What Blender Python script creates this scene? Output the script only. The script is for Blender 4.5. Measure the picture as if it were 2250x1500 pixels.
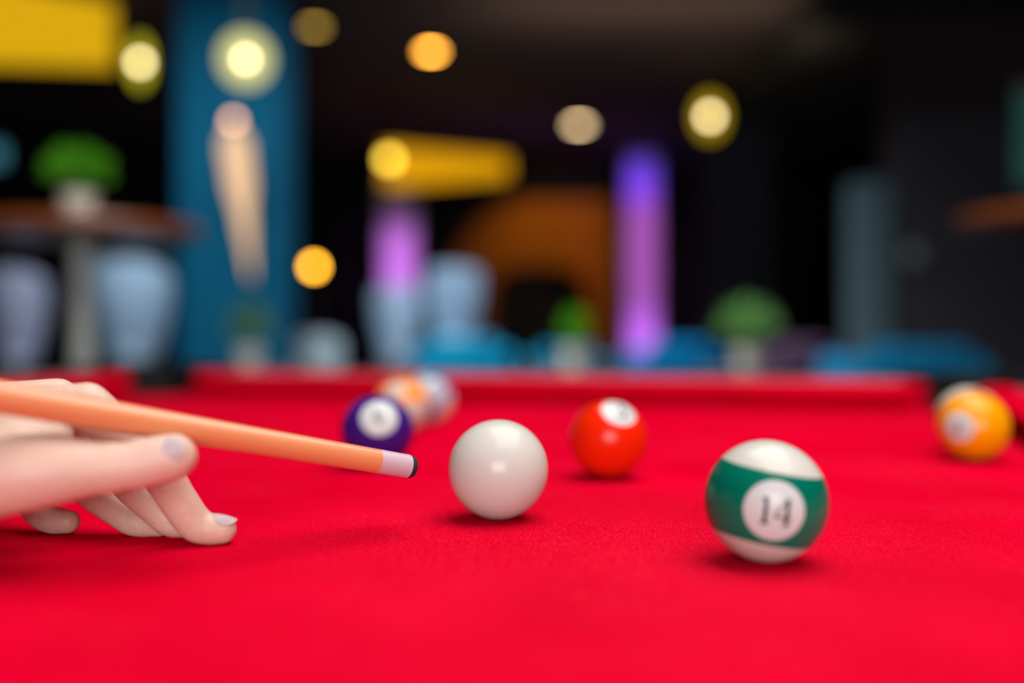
import bpy, bmesh, math, random
from mathutils import Vector, Matrix
random.seed(7)
PI = math.pi
for o in list(bpy.data.objects):
    bpy.data.objects.remove(o)
S = bpy.context.scene
COL = S.collection

# ---------------------------------------------------------------- camera
F = 35.0 / 36.0 * 2250        # focal length in pixels
CX, HY = 1125.0, 721.0        # optical centre column, horizon row
CAM_Z = 0.110                 # lens height over the cloth (cloth top is z = 0)
FLOOR = -0.79
CEIL = 2.21
cd = bpy.data.cameras.new('camera')
cam = bpy.data.objects.new('camera', cd); COL.objects.link(cam)
cam.location = (0, 0, CAM_Z); cam.rotation_euler = (PI/2, 0, 0)
cd.sensor_width = 36; cd.lens = 35
cd.shift_y = -(750 - HY) / 2250
cd.clip_start = 0.02; cd.clip_end = 60
cd.dof.use_dof = True
cd.dof.focus_distance = 0.535
cd.dof.aperture_fstop = 1.56
S.camera = cam

# ---------------------------------------------------------------- view, world
S.view_settings.view_transform = 'Standard'
S.view_settings.look = 'None'
S.view_settings.exposure = 0
S.view_settings.gamma = 1
S.cycles.use_denoising = True
S.cycles.sample_clamp_indirect = 4
w = bpy.data.worlds.new('world'); S.world = w; w.use_nodes = True
w.node_tree.nodes['Background'].inputs[0].default_value = (0.55, 0.62, 0.8, 1)
w.node_tree.nodes['Background'].inputs[1].default_value = 0.03

# ---------------------------------------------------------------- large lights
def area(name, loc, target, sx, sy, power, color=(1, 1, 1), spread=180):
    l = bpy.data.lights.new(name, 'AREA'); l.shape = 'RECTANGLE'
    l.size = sx; l.size_y = sy; l.energy = power; l.color = color
    l.spread = math.radians(spread)
    o = bpy.data.objects.new(name, l); COL.objects.link(o); o.location = loc
    o.rotation_euler = (Vector(target) - Vector(loc)).to_track_quat('-Z', 'Y').to_euler()
    return o
def spot(name, loc, target, power, color, angle, blend=0.5, radius=0.05):
    l = bpy.data.lights.new(name, 'SPOT'); l.energy = power; l.color = color
    l.spot_size = math.radians(angle); l.spot_blend = blend; l.shadow_soft_size = radius
    o = bpy.data.objects.new(name, l); COL.objects.link(o); o.location = loc
    o.rotation_euler = (Vector(target) - Vector(loc)).to_track_quat('-Z', 'Y').to_euler()
    return o
area('table_light', (0.45, 0.62, 2.1), (0.15, 0.55, 0), 2.6, 1.9, 95, (1, 0.98, 0.95))
area('window_light', (0.05, -2.65, 0.78), (0, 0.8, 0.1), 1.7, 1.25, 92, (0.95, 0.98, 1))
area('lounge_fill_near', (-1.2, 3.6, 2.15), (-1.2, 4.6, FLOOR), 1.4, 0.8, 150, (0.9, 0.95, 1), 120)  # unseen fill added above the frame to brighten stools and column
area('lounge_fill_far', (0.3, 5.4, 2.17), (0.2, 6.0, FLOOR), 2.0, 0.6, 110, (0.9, 0.95, 1), 110)  # unseen fill added to brighten the sofas and farther stools
area('lounge_fill_right', (2.6, 3.6, 2.15), (2.4, 5.0, FLOOR), 1.2, 0.6, 110, (0.95, 0.93, 1), 120)  # unseen fill added to lift the right side of the lounge

# ---------------------------------------------------------------- helpers
def s2l(c):
    return tuple(((x/255)/12.92 if x/255 <= 0.04045 else ((x/255+0.055)/1.055)**2.4) for x in c)
def at(px, py, Y):
    return Vector(((px-CX)*Y/F, Y, CAM_Z-(py-HY)*Y/F))
MATS = {}
def mat(name, rgb, rough=0.5, metallic=0.0, emit=None, es=0.0, coat=0.0, noise=0.0, nscale=20, bump=0.0, sub=0.0, subcol=None, sheen=0.0, spec=0.5):
    if name in MATS: return MATS[name]
    m = bpy.data.materials.new(name); m.use_nodes = True
    nt = m.node_tree; b = nt.nodes['Principled BSDF']
    b.inputs['Base Color'].default_value = (*rgb, 1)
    b.inputs['Roughness'].default_value = rough
    b.inputs['Metallic'].default_value = metallic
    b.inputs['Coat Weight'].default_value = coat
    b.inputs['Specular IOR Level'].default_value = spec
    if emit:
        b.inputs['Emission Color'].default_value = (*emit, 1)
        b.inputs['Emission Strength'].default_value = es
    if sub:
        b.inputs['Subsurface Weight'].default_value = sub
        b.inputs['Subsurface Radius'].default_value = subcol or (0.01, 0.004, 0.002)
        b.inputs['Subsurface Scale'].default_value = 1.0
    if sheen:
        b.inputs['Sheen Weight'].default_value = sheen
    if noise or bump:
        tc = nt.nodes.new('ShaderNodeTexCoord'); n = nt.nodes.new('ShaderNodeTexNoise')
        n.inputs['Scale'].default_value = nscale; n.inputs['Detail'].default_value = 5
        nt.links.new(tc.outputs['Object'], n.inputs['Vector'])
        if noise:
            mx = nt.nodes.new('ShaderNodeMixRGB'); mx.blend_type = 'MULTIPLY'
            rp = nt.nodes.new('ShaderNodeMapRange')
            rp.inputs['To Min'].default_value = 1-noise; rp.inputs['To Max'].default_value = 1+noise*0.4
            nt.links.new(n.outputs['Fac'], rp.inputs['Value'])
            mx.inputs['Fac'].default_value = 1; mx.inputs['Color1'].default_value = (*rgb, 1)
            nt.links.new(rp.outputs['Result'], mx.inputs['Color2'])
            nt.links.new(mx.outputs['Color'], b.inputs['Base Color'])
        if bump:
            bp = nt.nodes.new('ShaderNodeBump'); bp.inputs['Strength'].default_value = bump
            bp.inputs['Distance'].default_value = 0.002
            nt.links.new(n.outputs['Fac'], bp.inputs['Height']); nt.links.new(bp.outputs['Normal'], b.inputs['Normal'])
    MATS[name] = m
    return m
def lamp_mat(name, rgb, strength):
    m = bpy.data.materials.new(name); m.use_nodes = True
    nt = m.node_tree; nt.nodes.clear()
    e = nt.nodes.new('ShaderNodeEmission'); e.inputs[0].default_value = (*rgb, 1); e.inputs[1].default_value = strength
    o = nt.nodes.new('ShaderNodeOutputMaterial'); nt.links.new(e.outputs[0], o.inputs[0])
    return m

def tag(o, label=None, cat=None, group=None, kind=None):
    if label: o['label'] = label
    if cat: o['category'] = cat
    if group: o['group'] = group
    if kind: o['kind'] = kind
    return o
def empty(name, loc=(0, 0, 0), rz=0.0):
    o = bpy.data.objects.new(name, None); COL.objects.link(o)
    o.location = loc; o.rotation_euler = (0, 0, rz); o.empty_display_size = 0.05
    return o
def thing(name, label, cat, loc=(0, 0, 0), rz=0.0, group=None):
    return tag(empty(name, loc, rz), label, cat, group)
def obj(name, bm, m, parent=None, smooth=True, loc=None):
    bmesh.ops.recalc_face_normals(bm, faces=bm.faces)
    me = bpy.data.meshes.new(name); bm.to_mesh(me); bm.free()
    me.materials.append(m)
    if smooth:
        for p in me.polygons: p.use_smooth = True
        try: me.set_sharp_from_angle(angle=math.radians(40))
        except Exception: pass
    o = bpy.data.objects.new(name, me); COL.objects.link(o)
    if parent: o.parent = parent
    if loc: o.location = loc
    return o
def BM(): return bmesh.new()
def box(bm, x0, x1, y0, y1, z0, z1, bev=0.0):
    b2 = bmesh.new(); bmesh.ops.create_cube(b2, size=1)
    for v in b2.verts:
        v.co = Vector(((x0+x1)/2+v.co.x*(x1-x0), (y0+y1)/2+v.co.y*(y1-y0), (z0+z1)/2+v.co.z*(z1-z0)))
    if bev: bmesh.ops.bevel(b2, geom=b2.edges[:], offset=bev, segments=3, affect='EDGES', profile=0.5)
    me = bpy.data.meshes.new('t'); b2.to_mesh(me); b2.free(); bm.from_mesh(me); bpy.data.meshes.remove(me)
    return bm
def lathe(bm, prof, n=40, c=(0, 0, 0), cap=True):
    rings = []
    for r, z in prof:
        if r < 1e-6: rings.append([bm.verts.new((c[0], c[1], c[2]+z))])
        else: rings.append([bm.verts.new((c[0]+r*math.cos(2*PI*i/n), c[1]+r*math.sin(2*PI*i/n), c[2]+z)) for i in range(n)])
    for a, b in zip(rings, rings[1:]):
        for i in range(n):
            j = (i+1) % n
            if len(a) == 1 and len(b) == 1: continue
            if len(a) == 1: bm.faces.new((a[0], b[i], b[j]))
            elif len(b) == 1: bm.faces.new((a[i], a[j], b[0]))
            else: bm.faces.new((a[i], a[j], b[j], b[i]))
    if cap:
        if len(rings[0]) > 1: bm.faces.new(rings[0][::-1])
        if len(rings[-1]) > 1: bm.faces.new(rings[-1])
    return bm
def limb(bm, pts, rad, n=28, sub=8, flat=1.0, side=None):
    """closed round tapered tube through points with hemispherical ends"""
    P = [Vector(p) for p in pts]
    Q, R = [], []
    for i in range(len(P)-1):
        p0 = P[i-1] if i else P[0]*2-P[1]; p1 = P[i]; p2 = P[i+1]
        p3 = P[i+2] if i+2 < len(P) else P[-1]*2-P[-2]
        for k in range(sub):
            t = k/sub
            Q.append(0.5*((2*p1)+(p2-p0)*t+(2*p0-5*p1+4*p2-p3)*t*t+(3*p1-p0-3*p2+p3)*t**3))
            s = t*t*(3-2*t); R.append(rad[i]*(1-s)+rad[i+1]*s)
    Q.append(P[-1]); R.append(rad[-1])
    T = [(Q[min(i+1, len(Q)-1)]-Q[max(i-1, 0)]).normalized() for i in range(len(Q))]
    ring = []
    d0, d1 = T[0], T[-1]
    for k in range(6):
        a = PI/2*(1-k/6); ring.append((Q[0]-d0*R[0]*math.sin(a), max(R[0]*math.cos(a), 1e-5), d0))
    for q, r, t in zip(Q, R, T): ring.append((q, r, t))
    for k in range(1, 7):
        a = PI/2*k/6; ring.append((Q[-1]+d1*R[-1]*math.sin(a), max(R[-1]*math.cos(a), 1e-5), d1))
    u = Vector(side) if side is not None else (Vector((0, 0, 1)) if abs(T[0].z) < 0.9 else Vector((1, 0, 0)))
    prev = None
    for q, r, t in ring:
        u = (u-t*u.dot(t)).normalized(); v = t.cross(u)
        cur = [bm.verts.new(q+u*r*math.cos(2*PI*i/n)+v*r*flat*math.sin(2*PI*i/n)) for i in range(n)]
        if prev:
            for i in range(n):
                j = (i+1) % n; bm.faces.new((prev[i], prev[j], cur[j], cur[i]))
        else: bm.faces.new(cur[::-1])
        prev = cur
    bm.faces.new(prev)
    return bm
def sphere(bm, c, r, seg=48, sc=(1, 1, 1)):
    g = bmesh.ops.create_uvsphere(bm, u_segments=seg, v_segments=seg//2, radius=r)
    for v in g['verts']: v.co = Vector((v.co.x*sc[0]+c[0], v.co.y*sc[1]+c[1], v.co.z*sc[2]+c[2]))
    return bm
def prism(bm, pts, z0, z1):
    a = [bm.verts.new((x, y, z0)) for x, y in pts]; b = [bm.verts.new((x, y, z1)) for x, y in pts]
    n = len(pts)
    for i in range(n):
        j = (i+1) % n; bm.faces.new((a[i], a[j], b[j], b[i]))
    bm.faces.new(a[::-1]); bm.faces.new(b)
    return bm
def copy_tree(o, parent=None):
    c = o.copy(); COL.objects.link(c)
    if parent: c.parent = parent
    for ch in list(o.children): copy_tree(ch, c)
    return c

# ---------------------------------------------------------------- materials
_th = math.radians(16)
# centre of the chalk-dusted part of the cloth, in table coordinates
_d = Vector((0.07, 0.47, 0))-Vector((-0.3274, 0.3018, 0))
CHALK = (_d.x*math.cos(_th)-_d.y*math.sin(_th), _d.x*math.sin(_th)+_d.y*math.cos(_th), 0)
def cloth_material():
    m = bpy.data.materials.new('red_felt'); m.use_nodes = True
    nt = m.node_tree; b = nt.nodes['Principled BSDF']; L = nt.links
    b.inputs['Roughness'].default_value = 0.95
    b.inputs['Specular IOR Level'].default_value = 0.0
    b.inputs['Sheen Weight'].default_value = 0.0
    b.inputs['Sheen Roughness'].default_value = 0.5
    b.inputs['Sheen Tint'].default_value = (1, 0.55, 0.6, 1)
    tc = nt.nodes.new('ShaderNodeTexCoord')
    fine = nt.nodes.new('ShaderNodeTexNoise'); fine.inputs['Scale'].default_value = 900; fine.inputs['Detail'].default_value = 3
    big = nt.nodes.new('ShaderNodeTexNoise'); big.inputs['Scale'].default_value = 9; big.inputs['Detail'].default_value = 4
    vor = nt.nodes.new('ShaderNodeTexVoronoi'); vor.inputs['Scale'].default_value = 800; vor.feature = 'F1'
    for n in (fine, big, vor): L.new(tc.outputs['Object'], n.inputs['Vector'])
    base = nt.nodes.new('ShaderNodeValToRGB')
    base.color_ramp.elements[0].position = 0.35; base.color_ramp.elements[0].color = (0.54, 0.0001, 0.016, 1)
    base.color_ramp.elements[1].position = 0.70; base.color_ramp.elements[1].color = (0.63, 0.0002, 0.023, 1)
    L.new(big.outputs['Fac'], base.inputs['Fac'])
    # pale chalk dust and lint: sparse specks
    sp = nt.nodes.new('ShaderNodeMapRange'); sp.inputs['From Min'].default_value = 0.30; sp.inputs['From Max'].default_value = 0.05
    L.new(vor.outputs['Distance'], sp.inputs['Value'])
    patch = nt.nodes.new('ShaderNodeTexNoise'); patch.inputs['Scale'].default_value = 7; patch.inputs['Detail'].default_value = 2
    L.new(tc.outputs['Object'], patch.inputs['Vector'])
    pr = nt.nodes.new('ShaderNodeMapRange'); pr.inputs['From Min'].default_value = 0.45; pr.inputs['From Max'].default_value = 0.7
    L.new(patch.outputs['Fac'], pr.inputs['Value'])
    dist = nt.nodes.new('ShaderNodeVectorMath'); dist.operation = 'DISTANCE'; dist.inputs[1].default_value = CHALK
    L.new(tc.outputs['Object'], dist.inputs[0])
    near = nt.nodes.new('ShaderNodeMapRange'); near.inputs['From Min'].default_value = 0.30; near.inputs['From Max'].default_value = 0.02
    L.new(dist.outputs['Value'], near.inputs['Value'])
    both = nt.nodes.new('ShaderNodeMath'); both.operation = 'MAXIMUM'
    L.new(pr.outputs['Result'], both.inputs[0]); L.new(near.outputs['Result'], both.inputs[1])
    haze = nt.nodes.new('ShaderNodeMath'); haze.operation = 'MULTIPLY'
    L.new(near.outputs['Result'], haze.inputs[0]); L.new(big.outputs['Fac'], haze.inputs[1])
    haze2 = nt.nodes.new('ShaderNodeMath'); haze2.operation = 'MULTIPLY'; haze2.inputs[1].default_value = 0.035; L.new(haze.outputs[0], haze2.inputs[0])
    mul = nt.nodes.new('ShaderNodeMath'); mul.operation = 'MULTIPLY'
    L.new(sp.outputs['Result'], mul.inputs[0]); L.new(both.outputs[0], mul.inputs[1])
    mul2 = nt.nodes.new('ShaderNodeMath'); mul2.operation = 'MULTIPLY'; mul2.inputs[1].default_value = 0.8
    L.new(mul.outputs[0], mul2.inputs[0])
    tot = nt.nodes.new('ShaderNodeMath'); tot.operation = 'MAXIMUM'; L.new(mul2.outputs[0], tot.inputs[0]); L.new(haze2.outputs[0], tot.inputs[1])
    mx = nt.nodes.new('ShaderNodeMixRGB'); L.new(tot.outputs[0], mx.inputs['Fac'])
    L.new(base.outputs['Color'], mx.inputs['Color1']); mx.inputs['Color2'].default_value = (0.70, 0.10, 0.12, 1)
    L.new(mx.outputs['Color'], b.inputs['Base Color'])
    bp = nt.nodes.new('ShaderNodeBump'); bp.inputs['Strength'].default_value = 0.55; bp.inputs['Distance'].default_value = 0.0006
    L.new(fine.outputs['Fac'], bp.inputs['Height']); L.new(bp.outputs['Normal'], b.inputs['Normal'])
    return m
FELT = cloth_material()
RAIL = mat('grey_rail_laminate', (0.09, 0.11, 0.14), 0.4, coat=0.0, noise=0.15, nscale=6)
BLACK = mat('black_leather', (0.003, 0.003, 0.004), 0.7, spec=0.15)
DARKWOOD = mat('dark_table_wood', (0.02, 0.018, 0.018), 0.4)
WALL = mat('near_black_wall', (0.006, 0.005, 0.008), 0.9, noise=0.3, nscale=3)
WALLR = mat('charcoal_panel', (0.030, 0.020, 0.024), 0.8, spec=0.1, noise=0.2, nscale=3)
CEILM = mat('dark_ceiling', (0.05, 0.032, 0.04), 0.95, noise=0.2, nscale=1.5)
FLOORM = mat('dark_floor', (0.02, 0.016, 0.014), 0.6, noise=0.4, nscale=5)
BLUE = mat('petrol_blue_paint', (0.0, 0.034, 0.066), 0.8, spec=0.05, noise=0.12, nscale=2)
PALE = mat('pale_shell', (0.30, 0.43, 0.56), 0.5)
CHROME = mat('brushed_steel', (0.5, 0.5, 0.5), 0.3, 1.0)
SOFA = mat('bright_blue_upholstery', (0.0, 0.12, 0.21), 0.8, spec=0.05, bump=0.3, nscale=60)
SOFAD = mat('dark_plum_upholstery', (0.06, 0.022, 0.06), 0.8, bump=0.3, nscale=60)
WOODT = mat('brown_tabletop', (0.22, 0.055, 0.012), 0.28, noise=0.35, nscale=8)
POT = mat('off_white_ceramic', (0.62, 0.58, 0.5), 0.5)
LEAF = mat('green_leaf', (0.08, 0.36, 0.01), 0.7, spec=0.1, noise=0.4, nscale=15)
LEAF2 = mat('soft_green_leaf', (0.20, 0.48, 0.12), 0.55, noise=0.4, nscale=15)
POST = mat('off_white_post', (0.42, 0.44, 0.41), 0.5)

# ---------------------------------------------------------------- room
def struct(name, bm, m, smooth=False):
    return tag(obj(name, bm, m, None, smooth), kind='structure')
b = BM(); box(b, -7, 6, -2.8, 13.6, FLOOR-0.1, FLOOR); struct('floor', b, FLOORM)
b = BM(); box(b, -7, 6, -2.8, 13.6, CEIL, CEIL+0.1); struct('ceiling', b, CEILM)
b = BM(); box(b, -7.1, 6.1, 13.2, 13.4, FLOOR, CEIL); struct('wall_back', b, WALL)
b = BM(); box(b, -7.1, -6.9, -2.8, 13.4, FLOOR, CEIL); struct('wall_left', b, WALL)
b = BM(); box(b, 6.0, 6.2, -2.8, 13.4, FLOOR, CEIL); struct('wall_right', b, WALL)
# wall behind the photographer, with a window opening
b = BM()
for x0, x1, z0, z1 in ((-7.1, -0.9, FLOOR, CEIL), (1.0, 6.1, FLOOR, CEIL), (-0.9, 1.0, FLOOR, 0.08), (-0.9, 1.0, 1.48, CEIL)):
    box(b, x0, x1, -2.9, -2.7, z0, z1)
struct('wall_front', b, WALL)
b = BM()
for x0, x1, z0, z1 in ((-0.9, 1.0, 0.08, 0.13), (-0.9, 1.0, 1.43, 1.48), (-0.9, -0.85, 0.13, 1.43), (0.95, 1.0, 0.13, 1.43)):
    box(b, x0, x1, -2.82, -2.76, z0, z1)
struct('window_1', b, mat('window_frame_grey', (0.3, 0.3, 0.3), 0.5))
# short partition wall on the right, with a door in it
xr = at(1950, 0, 6.0).x
b = BM(); box(b, xr, 6.0, 6.0, 6.15, FLOOR, CEIL); struct('wall_partition', b, WALLR)
b = BM(); box(b, xr+0.02, xr+0.98, 5.955, 5.998, FLOOR, FLOOR+2.15)
door = struct('door_1', b, mat('charcoal_door', (0.032, 0.030, 0.037), 0.7, spec=0.2))
b = BM(); lathe(b, [(0.0, 0), (0.055, 0), (0.06, 0.01), (0.05, 0.03), (0.0, 0.035)], 32)
k = obj('door_knob', b, mat('dull_steel', (0.25, 0.27, 0.26), 0.4, 0.6), door)
k.location = at(2010, 562, 5.95); k.rotation_euler = (PI/2, 0, 0)
p = at(1868, 0, 6.0).x
b = BM(); box(b, p+0.02, xr-0.005, 5.93, 6.15, FLOOR, at(0, 400, 6).z); struct('trim_1', b, mat('blue_grey_post', (0.045, 0.085, 0.10), 0.7))
# navy pier behind the oval lamp
b = BM(); box(b, at(1560, 0, 9).x, at(1700, 0, 9).x, 9.0, 9.4, FLOOR, CEIL); struct('wall_pier', b, mat('navy_pier', (0.004, 0.007, 0.018), 0.8))
# petrol blue column
cx0, cx1 = at(390, 0, 5).x, at(620, 0, 5).x
b = BM(); box(b, cx0, cx1, 5.0, 5.35, FLOOR, CEIL, 0.01); struct('wall_column', b, BLUE)
# dark soffit over the right half of the room
b = BM(); box(b, at(1770, 0, 6.3).x, 6.0, 2.6, 13.2, CEIL-0.22, CEIL); struct('trim_2', b, WALL)

# ---------------------------------------------------------------- pool table
TH = math.radians(16)
e_ = Vector((math.cos(TH), -math.sin(TH), 0)); n_ = Vector((math.sin(TH), math.cos(TH), 0))
HW, HL = 0.6, 1.2
Rc = Vector((0.58, 1.29, 0)); Cc = Rc-e_*HW; Tc = Cc-n_*HL
table = thing('pool_table', 'pool table covered in bright red cloth with grey rails and black pockets', 'pool table', (Tc.x, Tc.y, 0), -TH)
CP = HW+0.028, HL+0.028   # corner pocket centres
SP = HW+0.055             # side pocket centres
RP = 0.062
def arc(cx, cy, r, a0, a1, n=16):
    return [(cx+r*math.cos(a0+(a1-a0)*i/n), cy+r*math.sin(a0+(a1-a0)*i/n)) for i in range(n+1)]
E = 0.045
pts = []
# outline of the bed with notches where the pockets are, counter-clockwise from the right side
def notch(cx, cy, r, sx, sy):
    # intersections of circle with lines x = sx*(HW+E) and y = sy*(HL+E)
    X, Y = sx*(HW+E), sy*(HL+E)
    yy = cy-sy*math.sqrt(r*r-(X-cx)**2); xx = cx-sx*math.sqrt(r*r-(Y-cy)**2)
    a0 = math.atan2(yy-cy, X-cx); a1 = math.atan2(Y-cy, xx-cx)
    am = math.atan2(-sy, -sx)
    def un(a, ref):
        while a-ref > PI: a -= 2*PI
        while a-ref < -PI: a += 2*PI
        return a
    a0 = un(a0, am); a1 = un(a1, am)
    return arc(cx, cy, r, a0, a1, 20)
sd = math.sqrt(RP**2-(SP-(HW+E))**2)
a = math.atan2(sd, (HW+E)-SP)
pts += arc(SP, 0, RP, 2*PI-a, a, 20)
pts += notch(CP[0], CP[1], RP, 1, 1)
pts += notch(-CP[0], CP[1], RP, -1, 1)[::-1]
pts += arc(-SP, 0, RP, PI-a, -(PI-a), 20)
pts += notch(-CP[0], -CP[1], RP, -1, -1)
pts += notch(CP[0], -CP[1], RP, 1, -1)[::-1]
b = BM(); prism(b, pts, -0.03, 0); obj('playing_cloth', b, FELT, table, False)
# cushions: profile (distance outward from the nose line, height)
NZ = 0.034
prof = [(0.034, 0.0), (0.026, 0.008), (0.011, 0.018), (0.0, 0.0245), (0.0, 0.027), (0.003, 0.030), (0.014, 0.0345), (0.028, 0.037), (0.05, 0.038), (0.05, 0.0)]
def cushion(p0, p1, out, c0, c1):
    """straight cushion; c0, c1: how far each jaw is cut back per unit of depth"""
    bm = BM(); d = (Vector(p1)-Vector(p0)).normalized(); o = Vector(out)
    L = (Vector(p1)-Vector(p0)).length
    A, B = [], []
    for u, z in prof:
        q0 = Vector(p0)+d*(-u*c0)+o*u; q1 = Vector(p1)+d*(u*c1)+o*u
        A.append(bm.verts.new((q0.x, q0.y, z))); B.append(bm.verts.new((q1.x, q1.y, z)))
    n = len(prof)
    for i in range(n):
        j = (i+1) % n; bm.faces.new((A[i], A[j], B[j], B[i]))
    bm.faces.new(A[::-1]); bm.faces.new(B)
    o_ = obj('cushion', bm, FELT, table, True)
    return o_
MC, MS = 0.070, 0.062     # mouth setback from the corners, from the side pocket centres
cushion((-HW+MC, HL, 0), (HW-MC, HL, 0), (0, 1, 0), 0.8, 0.8)
cushion((-HW+MC, -HL, 0), (HW-MC, -HL, 0), (0, -1, 0), 0.8, 0.8)
for sx in (1, -1):
    cushion((sx*HW, MS, 0), (sx*HW, HL-MC, 0), (sx, 0, 0), 0.25, 0.8)
    cushion((sx*HW, -HL+MC, 0), (sx*HW, -MS, 0), (sx, 0, 0), 0.8, 0.25)
# rails
RZ = NZ+0.005; RW = 0.15
def rail(x0, x1, y0, y1):
    b = BM(); box(b, x0, x1, y0, y1, -0.06, RZ, 0.006); obj('rail', b, RAIL, table)
cc = 0.06
rail(-HW+cc, HW-cc, HL+0.052, HL+RW); rail(-HW+cc, HW-cc, -HL-RW, -HL-0.052)
for sx in (1, -1):
    x0, x1 = sorted((sx*(HW+0.052), sx*(HW+RW)))
    rail(x0, x1, 0.075, HL-cc); rail(x0, x1, -HL+cc, -0.075)
# pockets: a leather liner standing round the hole, and a cap over the corner
def pocket(cx, cy, a_open, half, side=False):
    bm = BM(); n = 28; ri, ro = RP+0.001, RP+0.012
    a0, a1 = a_open+half, a_open+2*PI-half
    rows = []
    for i in range(n+1):
        a_ = a0+(a1-a0)*i/n; c, s = math.cos(a_), math.sin(a_)
        rows.append([bm.verts.new((cx+r*c, cy+r*s, z)) for r, z in ((ri, -0.12), (ri, RZ+0.007), (ri+0.003, RZ+0.011), (ro, RZ+0.011), (ro+0.022, RZ+0.009), (ro+0.022, -0.12))])
    for p, q in zip(rows, rows[1:]):
        for k in range(6):
            l = (k+1) % 6; bm.faces.new((p[k], p[l], q[l], q[k]))
    bm.faces.new(rows[0][::-1]); bm.faces.new(rows[-1])
    lathe(bm, [(0.0, -0.14), (ro, -0.14), (ro, -0.12), (0.0, -0.12)], 28, (cx, cy, 0), False)
    return obj('pocket', bm, BLACK, table)
for sx in (1, -1):
    for sy in (1, -1):
        pocket(sx*CP[0], sy*CP[1], math.atan2(-sy, -sx), 1.02)
        # rounded corner cap in black
        bm = BM()
        X, Y = HW+RW, HL+RW
        outline = [(HW-cc+0.002, HL+0.088), (HW-cc+0.002, Y)] + arc(X-0.06, Y-0.06, 0.06, PI/2, 0, 10) + [(X, HL-cc+0.002), (HW+0.088, HL-cc+0.002)]
        outline += arc(CP[0], CP[1], RP+0.03, -0.75, PI/2+0.75, 12)
        outline = [(sx*x, sy*y) for x, y in outline]
        prism(bm, outline, -0.06, RZ+0.007)
        obj('corner_cap', bm, BLACK, table)
    pocket(sx*SP, 0, math.atan2(0, -sx), 1.15)
b = BM()
for x0, x1, y0, y1 in ((-HW-RW+0.02, HW+RW-0.02, -HL-RW+0.02, -HL-0.09), (-HW-RW+0.02, HW+RW-0.02, HL+0.09, HL+RW-0.02), (-HW-RW+0.02, -HW-0.09, -HL-0.09, HL+0.09), (HW+0.09, HW+RW-0.02, -HL-0.09, HL+0.09)):
    box(b, x0, x1, y0, y1, -0.28, -0.062)
obj('apron', b, DARKWOOD, table, False)
for sx in (1, -1):
    for sy in (1, -1):
        b = BM(); box(b, sx*0.55-0.07, sx*0.55+0.07, sy*1.05-0.07, sy*1.05+0.07, FLOOR, -0.035, 0.01); obj('leg', b, DARKWOOD, table)

# ---------------------------------------------------------------- balls
BR = 0.0286
CAMV = Vector((0, 0, CAM_Z))
CREAM = (0.52, 0.50, 0.445)
def ball_material(name, colour, stripe_axis=None, spot_dir=None, spot_cos=0.88, w_=0.572):
    m = bpy.data.materials.new(name); m.use_nodes = True
    nt = m.node_tree; b = nt.nodes['Principled BSDF']; L = nt.links
    b.inputs['Roughness'].default_value = 0.24; b.inputs['Specular IOR Level'].default_value = 0.24
    b.inputs['Coat Weight'].default_value = 0.02; b.inputs['Coat Roughness'].default_value = 0.05
    tc = nt.nodes.new('ShaderNodeTexCoord'); nm = nt.nodes.new('ShaderNodeVectorMath'); nm.operation = 'NORMALIZE'
    L.new(tc.outputs['Object'], nm.inputs[0])
    def absdot(v):
        d = nt.nodes.new('ShaderNodeVectorMath'); d.operation = 'DOT_PRODUCT'; d.inputs[1].default_value = v
        L.new(nm.outputs[0], d.inputs[0])
        a = nt.nodes.new('ShaderNodeMath'); a.operation = 'ABSOLUTE'; L.new(d.outputs['Value'], a.inputs[0]); return a
    def step(src, lo, hi):
        r = nt.nodes.new('ShaderNodeMapRange'); r.inputs['From Min'].default_value = lo; r.inputs['From Max'].default_value = hi
        L.new(src.outputs[0], r.inputs['Value']); return r
    cur = None
    if stripe_axis is not None:
        s = step(absdot(stripe_axis), w_-0.004, w_+0.004)
        mx = nt.nodes.new('ShaderNodeMixRGB'); L.new(s.outputs[0], mx.inputs['Fac'])
        mx.inputs['Color1'].default_value = (*colour, 1); mx.inputs['Color2'].default_value = (*CREAM, 1); cur = mx
    if spot_dir is not None:
        s = step(absdot(spot_dir), spot_cos-0.003, spot_cos+0.003)
        mx = nt.nodes.new('ShaderNodeMixRGB'); L.new(s.outputs[0], mx.inputs['Fac'])
        if cur: L.new(cur.outputs[0], mx.inputs['Color1'])
        else: mx.inputs['Color1'].default_value = (*colour, 1)
        mx.inputs['Color2'].default_value = (0.53, 0.55, 0.54, 1); cur = mx
    if cur: L.new(cur.outputs[0], b.inputs['Base Color'])
    else: b.inputs['Base Color'].default_value = (*colour, 1)
    return m
# digits as strokes: lists of (x, y, half width), one unit tall, serifed
G = {
 '1': [[(-.16, .36, .035), (-.03, .46, .05), (0, .5, .065)], [(0, .5, .075), (0, -.47, .075)], [(-.17, -.47, .04), (.17, -.47, .04)]],
 '4': [[(.10, .5, .025), (-.32, -.16, .032)], [(-.34, -.19, .04), (.30, -.19, .04)], [(.13, .5, .07), (.13, -.47, .07)], [(-.02, -.47, .03), (.27, -.47, .03)]],
 '3': [[(-.24, .34, .06), (-.12, .47, .04), (.05, .49, .04), (.2, .4, .07), (.21, .23, .085), (.1, .08, .05), (-.06, .03, .035)], [(-.04, .03, .035), (.14, -.03, .05), (.25, -.2, .085), (.18, -.4, .07), (.0, -.49, .04), (-.16, -.46, .045), (-.27, -.32, .07)]],
 '0': [[(.27*math.sin(t*PI/8), .47*math.cos(t*PI/8), .04+.05*abs(math.sin(t*PI/8))) for t in range(17)]],
}
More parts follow.
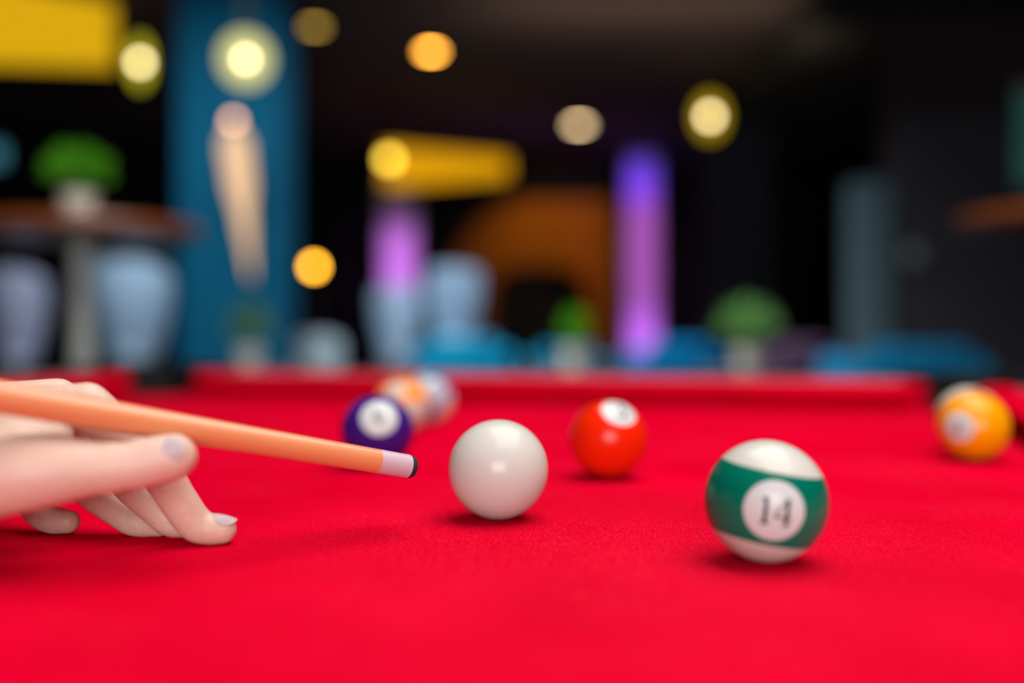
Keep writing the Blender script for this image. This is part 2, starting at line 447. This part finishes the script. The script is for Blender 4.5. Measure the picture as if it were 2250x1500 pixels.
G['9'] = [[(.02+.2*math.sin(t*PI/8), .23+.23*math.cos(t*PI/8), .05+.03*abs(math.sin(t*PI/8))) for t in range(17)], [(.22, .22, .08), (.2, -.1, .08), (.08, -.38, .06), (-.16, -.49, .045)]]
def number_mesh(text, c, right, up, size, gap=0.66, mid=0.0):
    bm = BM(); n = len(text)
    for k, ch in enumerate(text):
        ox = (k-(n-1)/2)*gap
        for st in G[ch]:
            dense = []
            for a_, b_ in zip(st, st[1:]):
                for i in range(8):
                    t = i/8; dense.append(tuple(a_[q]*(1-t)+b_[q]*t for q in range(3)))
            dense.append(st[-1])
            prev = None
            for i, (x, y, h) in enumerate(dense):
                q0 = dense[max(i-1, 0)]; q1 = dense[min(i+1, len(dense)-1)]
                dx, dy = q1[0]-q0[0], q1[1]-q0[1]; l = math.hypot(dx, dy) or 1
                nx, ny = -dy/l, dx/l
                cur = []
                for s in (-1, 0, 1):
                    u = (x+ox+nx*h*s)*size; v = (y+ny*h*s)*size
                    d = c*math.sqrt(max(0, 1-u*u-v*v))+right*u+up*v
                    cur.append(bm.verts.new(d*(BR*1.0025)))
                if prev:
                    for s in range(2): bm.faces.new((prev[s], prev[s+1], cur[s+1], cur[s]))
                prev = cur
    # give the print a slight thickness
    r = bmesh.ops.solidify(bm, geom=bm.faces[:], thickness=-0.00004)
    return bm
INK = mat('number_ink', (0.008, 0.006, 0.03), 0.35)
def view_frame(p):
    f = (p-CAMV).normalized(); r = f.cross(Vector((0, 0, 1))).normalized(); u = r.cross(f)
    return r, u, -f
def ball(px, cy, colour, label, text=None, spot=None, axis=None, tilt=0, size=0.36, half=0.47, ink=None, name='pool_ball', cat='pool ball'):
    Z = (CAM_Z-BR)*F/(cy-HY); p = Vector(((px-CX)*Z/F, Z, BR))
    r, u, t = view_frame(p)
    def V(a_): return (r*a_[0]+u*a_[1]+t*a_[2]).normalized()
    sd_ = V(spot) if spot else None
    ax = V(axis) if axis else None
    if ax is not None and sd_ is not None: ax = (ax-sd_*ax.dot(sd_)).normalized()
    m = ball_material(name+'_'+str(text or 'cream'), colour, ax, sd_, math.sqrt(1-half*half))
    bm = BM(); sphere(bm, (0, 0, 0), BR, 96)
    o = obj(name, bm, m, None, True, p)
    for q in o.data.polygons: q.use_smooth = True
    tag(o, label, cat, 'numbered balls on the red cloth' if text else None)
    if text and spot:
        up = V((math.sin(math.radians(tilt)), math.cos(math.radians(tilt)), 0))
        up = (up-sd_*up.dot(sd_)).normalized(); rt = up.cross(sd_)
        nb = obj('number', number_mesh(text, sd_, rt, up, size), ink or INK, o, False)
    return o
ball(1095, 1031, CREAM, 'plain cream white cue ball in front of the cue tip', name='cue_ball', cat='cue ball')
ball(1683, 1100, (0.0, 0.13, 0.082), 'white ball with a green stripe and number 14, nearest the camera', '14', (.135, -.16, .978), (.17, .97, .146), 6, 0.42, 0.47)
ball(1337, 964, (0.72, 0.016, 0.001), 'solid orange-red ball standing right of the cream cue ball', '3', (.28, .72, .63), None, 0, 0.50, 0.45)
ball(829, 947, (0.036, 0.008, 0.17), 'solid dark purple ball behind the end of the cue', '4', (.05, .39, .92), None, 170, 0.44, 0.50)
ball(2138, 936, (0.78, 0.30, 0.0), 'solid yellow ball by the right corner pocket', '1', (-.38, -.04, .92), None, 20, 0.36, 0.42)
ball(2130, 921, (0.5, 0.01, 0.02), 'pale striped ball hidden behind the yellow ball at the right pocket', '11', (-.5, -.5, -.6), (.1, .9, .3), 0, 0.36, 0.42)
ball(884, 891, (0.85, 0.24, 0.0), 'white ball with an orange stripe, just behind the purple ball', '13', (-.24, .56, .79), (.35, -.7, .6), 0, 0.32, 0.35)
ball(941, 876, (0.06, 0.12, 0.42), 'pale ball with a blue stripe, farthest of the balls on the left', '10', (.24, .46, .85), (.75, -.62, .2), 0, 0.40, 0.5, mat('blue_ink', (0.03, 0.06, 0.3), 0.4))

# ---------------------------------------------------------------- cue
tipP = at(912, 1027, 0.540); rearP = at(0, 873, 0.425)
d_ = (rearP-tipP).normalized()
cue = thing('pool_cue', 'light orange wooden cue with a white ferrule, aimed at the cue ball', 'cue', tuple(tipP))
q = d_.to_track_quat('Z', 'Y').to_matrix()
def along(prof_, m, name, lab=None):
    bm = BM(); lathe(bm, prof_, 40)
    for v in bm.verts: v.co = q @ v.co
    o = obj(name, bm, m, cue)
    if lab: o['label'] = lab
    return o
along([(0, 0), (0.0035, 0.0003), (0.0055, 0.0015), (0.0063, 0.0035), (0.0064, 0.0048)], mat('cue_tip_leather', (0.012, 0.010, 0.02), 0.8), 'cue_tip', 'dark leather tip')
along([(0.0064, 0.0048), (0.00645, 0.0235)], mat('pale_ferrule', (0.50, 0.36, 0.41), 0.35), 'ferrule', 'pale pinkish white ferrule')
shaft = mat('maple_shaft', (0.66, 0.225, 0.088), 0.4, noise=0.08, nscale=30, coat=0.3)
along([(0.00645, 0.0235), (0.0066, 0.10), (0.0070, 0.20), (0.0078, 0.32), (0.0095, 0.55), (0.0105, 0.72)], shaft, 'shaft')
along([(0.0112, 0.72), (0.0112, 0.735), (0.0108, 0.735), (0.0145, 1.10), (0.0150, 1.42), (0.012, 1.44), (0, 1.44)], DARKWOOD, 'butt', 'dark butt')

# ---------------------------------------------------------------- bridge hand
def skin_material():
    m = mat('skin', (0.62, 0.41, 0.325), 0.5, sub=0.3, subcol=(0.006, 0.002, 0.0012), bump=0.25, nscale=350, noise=0.06)
    return m
SKIN = skin_material()
person = thing('person', "player's left hand in a bridge on the red cloth, thumb along the cue", 'person', tuple(at(200, 1100, 0.5)*1.0))
po = person.location.copy()
hb = BM()
wr = Vector((-0.355, 0.455, 0.052))
def A(px, py, Y): return at(px, py, Y)
# thumb
limb(hb, [A(-170, 1085, .445), A(40, 1040, .440), A(235, 1028, .446), A(272, 1025, .447), A(300, 1021, .449), A(345, 1011, .451), A(380, 1004, .453)], [.022, .0178, .0118, .0109, .0113, .0112, .0108])
# index
limb(hb, [A(190, 890, .492), A(300, 985, .497), A(352, 1038, .500), A(392, 1100, .503), A(430, 1150, .506), A(462, 1162, .507), A(489, 1164, .508)], [.0115, .0098, .0102, .0094, .0090, .0080, .0072])
# middle
limb(hb, [A(125, 878, .520), A(235, 1000, .519), A(285, 1062, .518), A(355, 1130, .517), A(380, 1146, .517), A(425, 1152, .517)], [.0112, .0092, .0094, .0080, .0080, .0068])
# ring
limb(hb, [A(40, 895, .548), A(130, 1010, .543), A(190, 1070, .534), A(275, 1135, .528), A(305, 1147, .527), A(350, 1152, .526)], [.0108, .0088, .0090, .0078, .0078, .0066])
# little finger
limb(hb, [A(-40, 925, .568), A(20, 1030, .553), A(60, 1088, .543), A(90, 1128, .536), A(116, 1142, .533), A(150, 1146, .532)], [.0100, .0082, .0083, .0078, .0074, .0064])
# metacarpals / palm
for (k, rr) in ((A(190, 890, .492), .0112), (A(125, 878, .520), .0114), (A(40, 895, .548), .0110), (A(-40, 925, .568), .0100)):
    mid = (k*0.5+wr*0.5)+Vector((0, 0, 0.004))
    limb(hb, [k, mid, wr+(k-wr)*0.08], [rr, .0145, .019])
limb(hb, [A(60, 940, .505), A(-60, 960, .500), wr], [.014, .020, .022])
limb(hb, [A(-40, 985, .535), A(-120, 990, .520), wr], [.012, .018, .022])
limb(hb, [A(70, 1010, .462), A(-70, 1030, .468), wr+Vector((0.01, -0.01, -0.004))], [.012, .018, .020])
# web between thumb and index
limb(hb, [A(120, 960, .480), A(20, 975, .470), A(-100, 1000, .465)], [.009, .014, .018])
# wrist and forearm
el = Vector((-0.60, 0.33, 0.075))
limb(hb, [wr, wr+(el-wr)*0.25, wr+(el-wr)*0.7, el], [.026, .029, .038, .042], flat=0.85)
for v in hb.verts: v.co -= po
hand = obj('hand', hb, SKIN, person)
r_ = hand.modifiers.new('remesh', 'REMESH'); r_.mode = 'VOXEL'; r_.voxel_size = 0.0012; r_.use_smooth_shade = True
s_ = hand.modifiers.new('smooth', 'SMOOTH'); s_.factor = 0.5; s_.iterations = 9
dg = bpy.context.evaluated_depsgraph_get()
me = bpy.data.meshes.new_from_object(hand.evaluated_get(dg)); hand.modifiers.clear(); hand.data = me
for p_ in me.polygons: p_.use_smooth = True
# nails: small curved plates lying on the finger ends
NAIL = mat('nail', (0.74, 0.64, 0.66), 0.35)
def nail(c, nrm, axis, lw, ww, curve=0.5):
    bm = BM(); nrm = Vector(nrm).normalized(); axis = Vector(axis); axis = (axis-nrm*axis.dot(nrm)).normalized(); s = axis.cross(nrm)
    N = 14; rows = []
    for i in range(N+1):
        a_ = -1+2*i/N; row = []
        for j in range(N+1):
            b_ = -1+2*j/N
            x = a_*math.sqrt(1-b_*b_/2); y = b_*math.sqrt(1-a_*a_/2)
            h = -curve*ww*y*y-0.12*lw*x*x
            row.append(bm.verts.new(Vector(c)-po+axis*x*lw+s*y*ww+nrm*h))
        rows.append(row)
    for i in range(N):
        for j in range(N): bm.faces.new((rows[i][j], rows[i+1][j], rows[i+1][j+1], rows[i][j+1]))
    bmesh.ops.solidify(bm, geom=bm.faces[:], thickness=0.0006)
    o = obj('nail', bm, NAIL, person); o['label'] = 'pale glossy fingernail'
    return o
tn = Vector((0.10, -0.92, 0.30)).normalized()
nail(A(377, 1000, .453)+tn*.0110, tn, A(400, 1000, .455)-A(300, 1020, .449), .0080, .0066)
inx = Vector((0.30, -0.15, 0.95)).normalized()
nail(A(487, 1163, .508)+inx*.0078, inx, A(489, 1166, .508)-A(450, 1152, .506), .0062, .0055)
# dark sleeve on the forearm, out to the elbow
sb = BM()
a0 = wr+(el-wr)*0.55; sh = el+Vector((-0.30, -0.20, 0.16))
limb(sb, [a0, el, el+(sh-el)*0.5, sh], [.046, .055, .062, .07])
for v in sb.verts: v.co -= po
o = obj('sleeve', sb, mat('dark_sleeve', (0.02, 0.02, 0.03), 0.9, bump=0.3, nscale=60), person); o['label'] = 'dark sleeve'

# ---------------------------------------------------------------- lounge furniture
def bar_table(cx, cy, top, r, label, post_r=0.028):
    t = thing('bar_table', label, 'table', (cx, cy, FLOOR), 0, 'tall round bar tables')
    h = top-FLOOR
    b = BM(); lathe(b, [(0, h-0.032), (r-0.01, h-0.032), (r, h-0.022), (r, h-0.008), (r-0.006, h), (0, h)], 64); obj('tabletop', b, WOODT, t)
    b = BM(); lathe(b, [(post_r, 0.02), (post_r, h-0.045), (0.09, h-0.042), (0.09, h-0.032)], 32); obj('post', b, POST, t)
    b = BM(); lathe(b, [(0, 0), (0.2, 0), (0.2, 0.008), (0.05, 0.022), (0, 0.022)], 40); obj('foot_plate', b, POST, t)
    return t
def plant(px, py_base, Y, pot_r, pot_h, fol_r, fol_h, label, leafm=LEAF, base_z=None):
    p = at(px, py_base, Y)
    if base_z is not None: p.z = base_z
    t = thing('potted_plant', label, 'plant', tuple(p), 0, 'small potted plants in the lounge')
    b = BM(); lathe(b, [(0, 0), (pot_r*0.72, 0), (pot_r, pot_h), (pot_r*0.88, pot_h), (pot_r*0.84, pot_h*0.85), (0, pot_h*0.85)], 32); obj('pot', b, POT, t)
    b = BM(); rnd = random.Random(int(px))
    for i in range(170):
        a_ = rnd.uniform(0, 2*PI); el_ = math.asin(rnd.uniform(-0.25, 1)); rr = rnd.uniform(0.45, 1)
        c = Vector((math.cos(a_)*math.cos(el_)*fol_r*rr, math.sin(a_)*math.cos(el_)*fol_r*rr, pot_h+fol_h*0.42+math.sin(el_)*fol_h*0.55*rr))
        d = (c-Vector((0, 0, pot_h))).normalized(); s = d.cross(Vector((rnd.uniform(-1, 1), rnd.uniform(-1, 1), rnd.uniform(-1, 1)))).normalized()
        L_ = fol_r*0.38; W_ = L_*0.3; nn = d.cross(s)
        v = [b.verts.new(c-d*L_*0.5), b.verts.new(c+s*W_+nn*W_*0.3), b.verts.new(c+d*L_*0.5), b.verts.new(c-s*W_+nn*W_*0.3)]
        b.faces.new(v)
    obj('foliage', b, leafm, t, False)
    b = BM()
    for i in range(9):
        a_ = i*0.7; limb(b, [(0, 0, pot_h*0.8), (math.cos(a_)*fol_r*.25, math.sin(a_)*fol_r*.25, pot_h+fol_h*0.3), (math.cos(a_)*fol_r*.6, math.sin(a_)*fol_r*.6, pot_h+fol_h*0.7)], [.003, .002, .0015], 6, 3)
    obj('stem', b, leafm, t)
    return t
Y1 = 2.5
c1 = at(182, 0, Y1); ttop = CAM_Z+(HY-492)*Y1/F
bar_table(c1.x, Y1, ttop, 0.285, 'tall round bar table with a brown top left of the blue column')
plant(172, 0, Y1, 0.043, 0.075, 0.082, 0.125, 'bushy green plant in a pale pot on the tall left table', LEAF, ttop+0.001)
Y2 = 2.35; c2 = at(2385, 0, Y2)
bar_table(c2.x, Y2, CAM_Z+(HY-466)*Y2/F, 0.285, 'tall round bar table with a brown top at the right edge')

def stool(label, cx, cy, top, w, rz=0.0, group='pale blue bar stools', m=PALE):
    t = thing('bar_stool', label, 'stool', (cx, cy, FLOOR), rz, group)
    h = top-FLOOR; seat = h-0.40
    # bucket shell: curved back tapering downwards, open to the front (local -y faces the camera side)
    bm = BM(); n = 24; rows = []
    for j in range(11):
        v = j/10; r = w/2*(0.62+0.38*math.sin(v*PI/2)); rows_ = []
        for i in range(n+1):
            a_ = math.radians(-15+210*i/n)
            drop = 0.10*(abs(i/n-0.5)*2)**3*v
            rows_.append((r*math.cos(a_), r*math.sin(a_)*0.9, seat+v*0.40-drop))
        rows.append(rows_)
    vo = [[bm.verts.new(p_) for p_ in row] for row in rows]
    for a_, b_ in zip(vo, vo[1:]):
        for i in range(n): bm.faces.new((a_[i], a_[i+1], b_[i+1], b_[i]))
    bmesh.ops.solidify(bm, geom=bm.faces[:], thickness=0.025)
    obj('backrest', bm, m, t)
    b = BM(); lathe(b, [(0, seat-0.02), (w*0.26, seat-0.02), (w*0.31, seat+0.01), (w*0.31, seat+0.035), (w*0.2, seat+0.05), (0, seat+0.052)], 32); obj('seat', b, m, t)
    b = BM(); lathe(b, [(0.025, 0.02), (0.025, seat-0.02)], 20); obj('post', b, CHROME, t)
    b = BM(); lathe(b, [(0, 0), (0.19, 0), (0.19, 0.008), (0.04, 0.025), (0, 0.025)], 32); obj('foot_plate', b, CHROME, t)
    return t
def place_stool(px, ytop, Y, wpx, label, rz=PI, m=PALE):
    p = at(px, ytop, Y); return stool(label, p.x, Y, p.z, wpx*Y/F, rz, m=m)
place_stool(292, 575, 4.2, 165, 'pale blue shell bar stool between the left table post and the column', PI)
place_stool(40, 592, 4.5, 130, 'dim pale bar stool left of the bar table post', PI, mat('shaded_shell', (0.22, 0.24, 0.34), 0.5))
place_stool(872, 632, 5.9, 105, 'pale blue bar stool standing behind the left end of the blue sofa', PI)
place_stool(997, 588, 5.6, 120, 'taller looking pale blue bar stool above the bright blue sofa', PI)
place_stool(699, 733, 5.8, 108, 'low white shell seat between the blue column and the stools', PI, mat('white_shell', (0.40, 0.50, 0.54), 0.5))

def sofa(label, px0, px1, ytop, Y, m, depth=0.55):
    x0, x1 = at(px0, 0, Y).x, at(px1, 0, Y).x; top = at(0, ytop, Y).z
    t = thing('sofa', label, 'sofa', ((x0+x1)/2, Y, FLOOR), 0, 'low sofas behind the pool table')
    W = (x1-x0)/2; H = top-FLOOR
    b = BM(); box(b, -W+0.07, W-0.07, 0.02, 0.16, 0.3, H, 0.03); obj('backrest', b, m, t)
    b = BM(); box(b, -W+0.07, W-0.07, 0.16, depth+0.1, 0.12, 0.42, 0.03); obj('seat', b, m, t)
    for s in (-1, 1):
        b = BM(); x = sorted((s*W, s*(W-0.07))); box(b, x[0], x[1], 0.0, depth+0.1, 0.12, H-0.06, 0.02); obj('armrest', b, m, t)
        for yy in (0.08, depth):
            b = BM(); lathe(b, [(0.015, 0), (0.02, 0.12)], 12, (s*(W-0.06), yy, 0)); obj('leg', b, DARKWOOD, t)
    return t
sofa('bright blue sofa below the pale bar stools, left of the centre', 905, 1125, 742, 4.7, SOFA)
sofa('dark teal sofa behind the middle plant', 1150, 1345, 762, 4.9, mat('dark_teal_upholstery', (0.0, 0.08, 0.13), 0.8, spec=0.05))
sofa('blue sofa between the two small plants', 1400, 1600, 750, 4.8, mat('mid_blue_upholstery', (0.0, 0.115, 0.27), 0.8, spec=0.05))
sofa('dark plum sofa right of the right-hand plant', 1690, 1860, 748, 4.9, SOFAD)
sofa('blue sofa in front of the grey door', 1900, 2185, 756, 4.2, mat('right_blue_upholstery', (0.005, 0.17, 0.34), 0.8, spec=0.05))

def side_table(px, Y, top, label):
    p = at(px, 0, Y)
    t = thing('side_table', label, 'table', (p.x, Y, FLOOR), 0, 'small tables carrying plants')
    h = top-FLOOR
    b = BM(); lathe(b, [(0, h-0.02), (0.2, h-0.02), (0.21, h-0.01), (0.2, h), (0, h)], 40); obj('tabletop', b, DARKWOOD, t)
    b = BM(); lathe(b, [(0.02, 0.02), (0.02, h-0.02)], 16); obj('post', b, DARKWOOD, t)
    b = BM(); lathe(b, [(0, 0), (0.15, 0), (0.15, 0.01), (0, 0.02)], 32); obj('foot_plate', b, DARKWOOD, t)
for px, Y, lab, r, yt, tl, lm in ((1262, 3.9, 'small round dark table under the middle plant', .062, 672, 'green plant in a pale pot in front of the brown arch', LEAF),
                          (1640, 4.0, 'small round dark table under the plant right of centre', .125, 660, 'soft green plant in a grey pot right of the purple columns', LEAF2),
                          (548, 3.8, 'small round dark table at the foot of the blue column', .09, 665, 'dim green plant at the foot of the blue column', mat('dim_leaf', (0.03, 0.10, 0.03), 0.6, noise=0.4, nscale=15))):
    tz = at(0, 815, Y).z
    side_table(px, Y, tz, lab)
    ph = 0.09; fh = at(0, yt, Y).z-tz-ph
    plant(px, 0, Y, 0.05, ph, r, fh, tl, lm, tz+0.001)

# ---------------------------------------------------------------- purple lit columns and the brown arch
WHITE = mat('off_white_plaster', (0.7, 0.66, 0.72), 0.8)
for px0, px1, zt in ((838, 915, CEIL), (1378, 1446, CEIL)):
    x0, x1 = at(px0, 0, 12).x, at(px1, 0, 12).x
    b = BM(); box(b, x0, x1, 12.0, 12.4, FLOOR, zt-0.01, 0.01)
    o = obj('pillar', b, WHITE, None); tag(o, 'pale square pillar in purple light, %s of the brown arch' % ('left' if px0 < 1000 else 'right'), 'pillar', 'purple lit pillars at the far wall')
pl, pr_ = at(876, 0, 12).x, at(1412, 0, 12).x
def strip(name, x, z0, z1, power, color):
    o = area(name, (x, 11.45, (z0+z1)/2), (x, 12, (z0+z1)/2), 0.12, z1-z0, power, color, 75); return o
strip('purple_light', pl, 0.1, 1.3, 2.6, (0.66, 0.17, 0.88))
strip('purple_light', pr_, -0.25, 0.25, 1.3, (0.62, 0.13, 1))
strip('purple_light', pr_, 0.35, 1.7, 1.5, (0.68, 0.11, 0.80))
strip('violet_light', pr_-0.05, 1.75, 2.0, 0.9, (0.14, 0.02, 1))
# arched brown portal
ARCH = mat('lit_brown_wood', (0.40, 0.13, 0.010), 0.8, spec=0.05, noise=0.4, nscale=2.5)
Ya = 12.9
def ap(px, py): v = at(px, py, Ya); return (v.x, v.z)
outer = [ap(990, 800), ap(985, 640), ap(1000, 560), ap(1035, 500), ap(1090, 455), ap(1150, 438), ap(1350, 438), ap(1362, 800)]
inner = [ap(1290, 800), ap(1290, 640), ap(1270, 600), ap(1230, 585), ap(1140, 585), ap(1100, 600), ap(1080, 640), ap(1080, 800)]
ring_pts = outer[::-1]
bm = BM()
poly = outer+inner
f0 = [bm.verts.new((x, Ya, z)) for x, z in poly]; f1 = [bm.verts.new((x, Ya+0.25, z)) for x, z in poly]
for i in range(len(poly)):
    j = (i+1) % len(poly); bm.faces.new((f0[i], f0[j], f1[j], f1[i]))
bm.faces.new(f0); bm.faces.new(f1[::-1])
bmesh.ops.triangulate(bm, faces=[f for f in bm.faces if len(f.verts) > 4])
o = obj('arch', bm, ARCH, None, False); tag(o, 'brown wooden arch round a dark opening, between the purple pillars', 'arch')
spot('arch_light', (at(1200, 0, 11.6).x, 11.6, 1.9), (at(1230, 0, 13).x, 13, 1.0), 38, (1, 0.62, 0.3), 100, 0.8, 0.1)

# ---------------------------------------------------------------- lamps
def globe(px, py, Y, rx, rz, rgb, st, label, group='glowing yellow globe lamps'):
    p = at(px, py, Y)
    t = thing('pendant_lamp', label, 'lamp', tuple(p), 0, group)
    b = BM(); sphere(b, (0, 0, 0), 1, 32, (rx, rx, rz)); obj('lamp_shade', b, lamp_mat('glow_%d' % px, rgb, st), t)
    b = BM(); sphere(b, tuple((CAMV-p).normalized()*(rx+0.006*Y)), 0.0042*Y, 24); obj('bulb', b, lamp_mat('bulb_glow_%d' % px, (1.0, 0.80, 0.42), 11.0), t)
    b = BM(); lathe(b, [(0.012, rz), (0.012, CEIL-p.z)], 12); obj('hanging_rod', b, BLACK, t)
    return t
globe(540, 130, 4.4, 0.105, 0.112, (0.95, 0.90, 0.34), 0.95, 'large round pale yellow lamp in front of the blue column')
globe(308, 137, 6.0, 0.050, 0.145, (0.90, 0.80, 0.03), 0.9, 'tall oval yellow lamp left of the blue column')
globe(1560, 256, 8.0, 0.11, 0.160, (0.80, 0.52, 0.0), 0.75, 'oval amber lamp hanging in front of the dark right wall')
# recessed ceiling spots
def downlight(px, py, r, rgb, st, label, soffit=0.0):
    z = CEIL-0.02-soffit; Y = (z-CAM_Z)*F/(HY-py); x = (px-CX)*Y/F
    t = thing('ceiling_spotlight', label, 'ceiling light', (x, Y, z), 0, 'round ceiling spotlights')
    b = BM(); lathe(b, [(r, 0.0), (r+0.02, 0.0), (r+0.02, 0.02), (r, 0.02), (r, 0)], 32, cap=False); obj('ring', b, BLACK, t)
    b = BM(); lathe(b, [(0, 0.004), (r, 0.004), (r, 0.012), (0, 0.012)], 32, cap=False); obj('bulb', b, lamp_mat('bulb_%d' % px, rgb, st), t)
    return t
downlight(947, 114, 0.065, (1.0, 0.42, 0.045), 26, 'orange ceiling spotlight, nearest above the yellow strip')
downlight(1272, 275, 0.085, (1.0, 0.70, 0.36), 14, 'beige ceiling spotlight at the far middle of the room')
downlight(692, 60, 0.06, (1.0, 0.62, 0.10), 3, 'dim amber ceiling spotlight at the right edge of the blue column')
# small wall fixture on the column, with a long tapered shade below
def small_lamp(px, py, Y, r, rgb, st, label, name='table_lamp', stem=None):
    p = at(px, py, Y)
    t = thing(name, label, 'lamp', tuple(p))
    b = BM(); sphere(b, (0, 0, 0), r, 24); obj('bulb', b, lamp_mat('lamp_%d' % px, rgb, st), t)
    if stem is not None:
        b = BM(); lathe(b, [(0.05, stem-p.z), (0.05, stem-p.z+0.02), (0.012, stem-p.z+0.03), (0.012, -r*0.8)], 20); obj('stand', b, BLACK, t)
    return t
small_lamp(690, 586, 6.4, 0.030, (1.0, 0.46, 0.025), 20, 'small bright orange lamp on a slim floor stand, right of the blue column', 'floor_lamp', FLOOR)
p0 = at(513, 282, 4.92); p1 = at(552, 612, 4.90)
t = thing('wall_light', 'long tapered peach shade on the blue column under the round lamp', 'lamp', tuple(p0))
b = BM(); sphere(b, (0, 0, 0.035), 0.022, 24); obj('bulb', b, lamp_mat('sconce_bulb', (1.0, 0.50, 0.30), 8), t)
b = BM(); limb(b, [(0, 0, 0), (p1-p0)*0.12, (p1-p0)*0.35, (p1-p0)*0.6, (p1-p0)*0.85, (p1-p0)], [.030, .068, .062, .036, .018, .006]); obj('shade', b, lamp_mat('peach_shade', (0.95, 0.60, 0.34), 1.15), t)
b = BM(); box(b, -0.03, 0.03, 0.0, 0.078, 0.0, 0.04, 0.004); obj('bracket', b, BLACK, t)

# yellow panels under the ceiling, brightness set by emission in the material
YEL = lamp_mat('yellow_emission', (0.80, 0.36, 0.004), 0.95)
YEL2 = lamp_mat('yellow_emission_left', (0.74, 0.41, 0.006), 0.95)
def glow_panel(label, c4, thick, m, group='yellow glowing panels under the ceiling'):
    t = thing('yellow_panel', label, 'light panel', tuple(c4[0]), 0, group)
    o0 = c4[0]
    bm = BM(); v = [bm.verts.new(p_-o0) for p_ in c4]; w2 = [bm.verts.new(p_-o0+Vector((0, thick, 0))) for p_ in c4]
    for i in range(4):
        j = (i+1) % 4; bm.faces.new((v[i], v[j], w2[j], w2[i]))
    bm.faces.new(v); bm.faces.new(w2[::-1]); obj('panel_face', bm, m, t, False)
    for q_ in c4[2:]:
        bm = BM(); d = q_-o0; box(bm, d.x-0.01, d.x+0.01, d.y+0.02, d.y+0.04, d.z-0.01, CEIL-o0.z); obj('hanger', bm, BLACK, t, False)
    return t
glow_panel('long yellow glowing strip under the far ceiling', [at(845, 408, 8.6), at(1118, 386, 10.0), at(1118, 346, 10.0), at(845, 320, 8.6)], 0.12, YEL)
glow_panel('wide yellow glowing panel in the upper left corner', [at(-330, 120, 5.6), at(235, 140, 6.4), at(235, -30, 6.4), at(-330, -130, 5.6)], 0.12, YEL2)
t = small_lamp(855, 350, 8.4, 0.050, (1.0, 0.66, 0.06), 7.0, 'bright yellow bulb at the left end of the yellow strip', 'hanging_bulb')
b = BM(); lathe(b, [(0.006, 0.04), (0.006, CEIL-t.location.z)], 10); obj('cord', b, BLACK, t)
# teal items at the frame edges
p = at(-4, 340, 6.2)
t = thing('display_screen', 'small dim teal screen at the left edge of the room', 'screen', tuple(p))
b = BM(); box(b, -0.09, 0.05, 0, 0.03, -0.07, 0.07, 0.004); obj('frame', b, BLACK, t)
b = BM(); box(b, -0.08, 0.04, -0.004, 0.0, -0.06, 0.06); obj('panel', b, lamp_mat('teal_glow', (0.05, 0.22, 0.28), 0.9), t, False)
p = at(2236, 290, 5.94)
t = thing('wall_poster', 'teal green poster with a red top edge on the partition wall', 'poster', tuple(p))
H_ = 115*5.94/F
b = BM(); box(b, 0, 0.45, 0, 0.02, -H_, H_, 0.004); obj('frame', b, mat('teal_poster', (0.12, 0.5, 0.42), 0.6, noise=0.5, nscale=6), t)
b = BM(); box(b, 0.0, 0.45, -0.004, 0.0, H_-0.05, H_); o = obj('header_band', b, mat('poster_red', (0.25, 0.0, 0.01), 0.6), t, False); o['label'] = 'red band'
spot('poster_fill', (3.1, 5.0, 2.05), (3.3, 5.95, 1.3), 90, (0.8, 1, 0.95), 60)  # added spot without a fixture, only brightens the poster
# warm wash on the ceiling over the middle of the room
area('ceiling_wash', (0.9, 6.4, 1.75), (0.9, 6.7, 2.21), 2.2, 0.25, 7.5, (1, 0.78, 0.46))
area('ceiling_violet_wash', (0.6, 10.5, 1.7), (0.6, 10.6, 2.21), 2.0, 0.3, 1.2, (0.6, 0.25, 0.9))
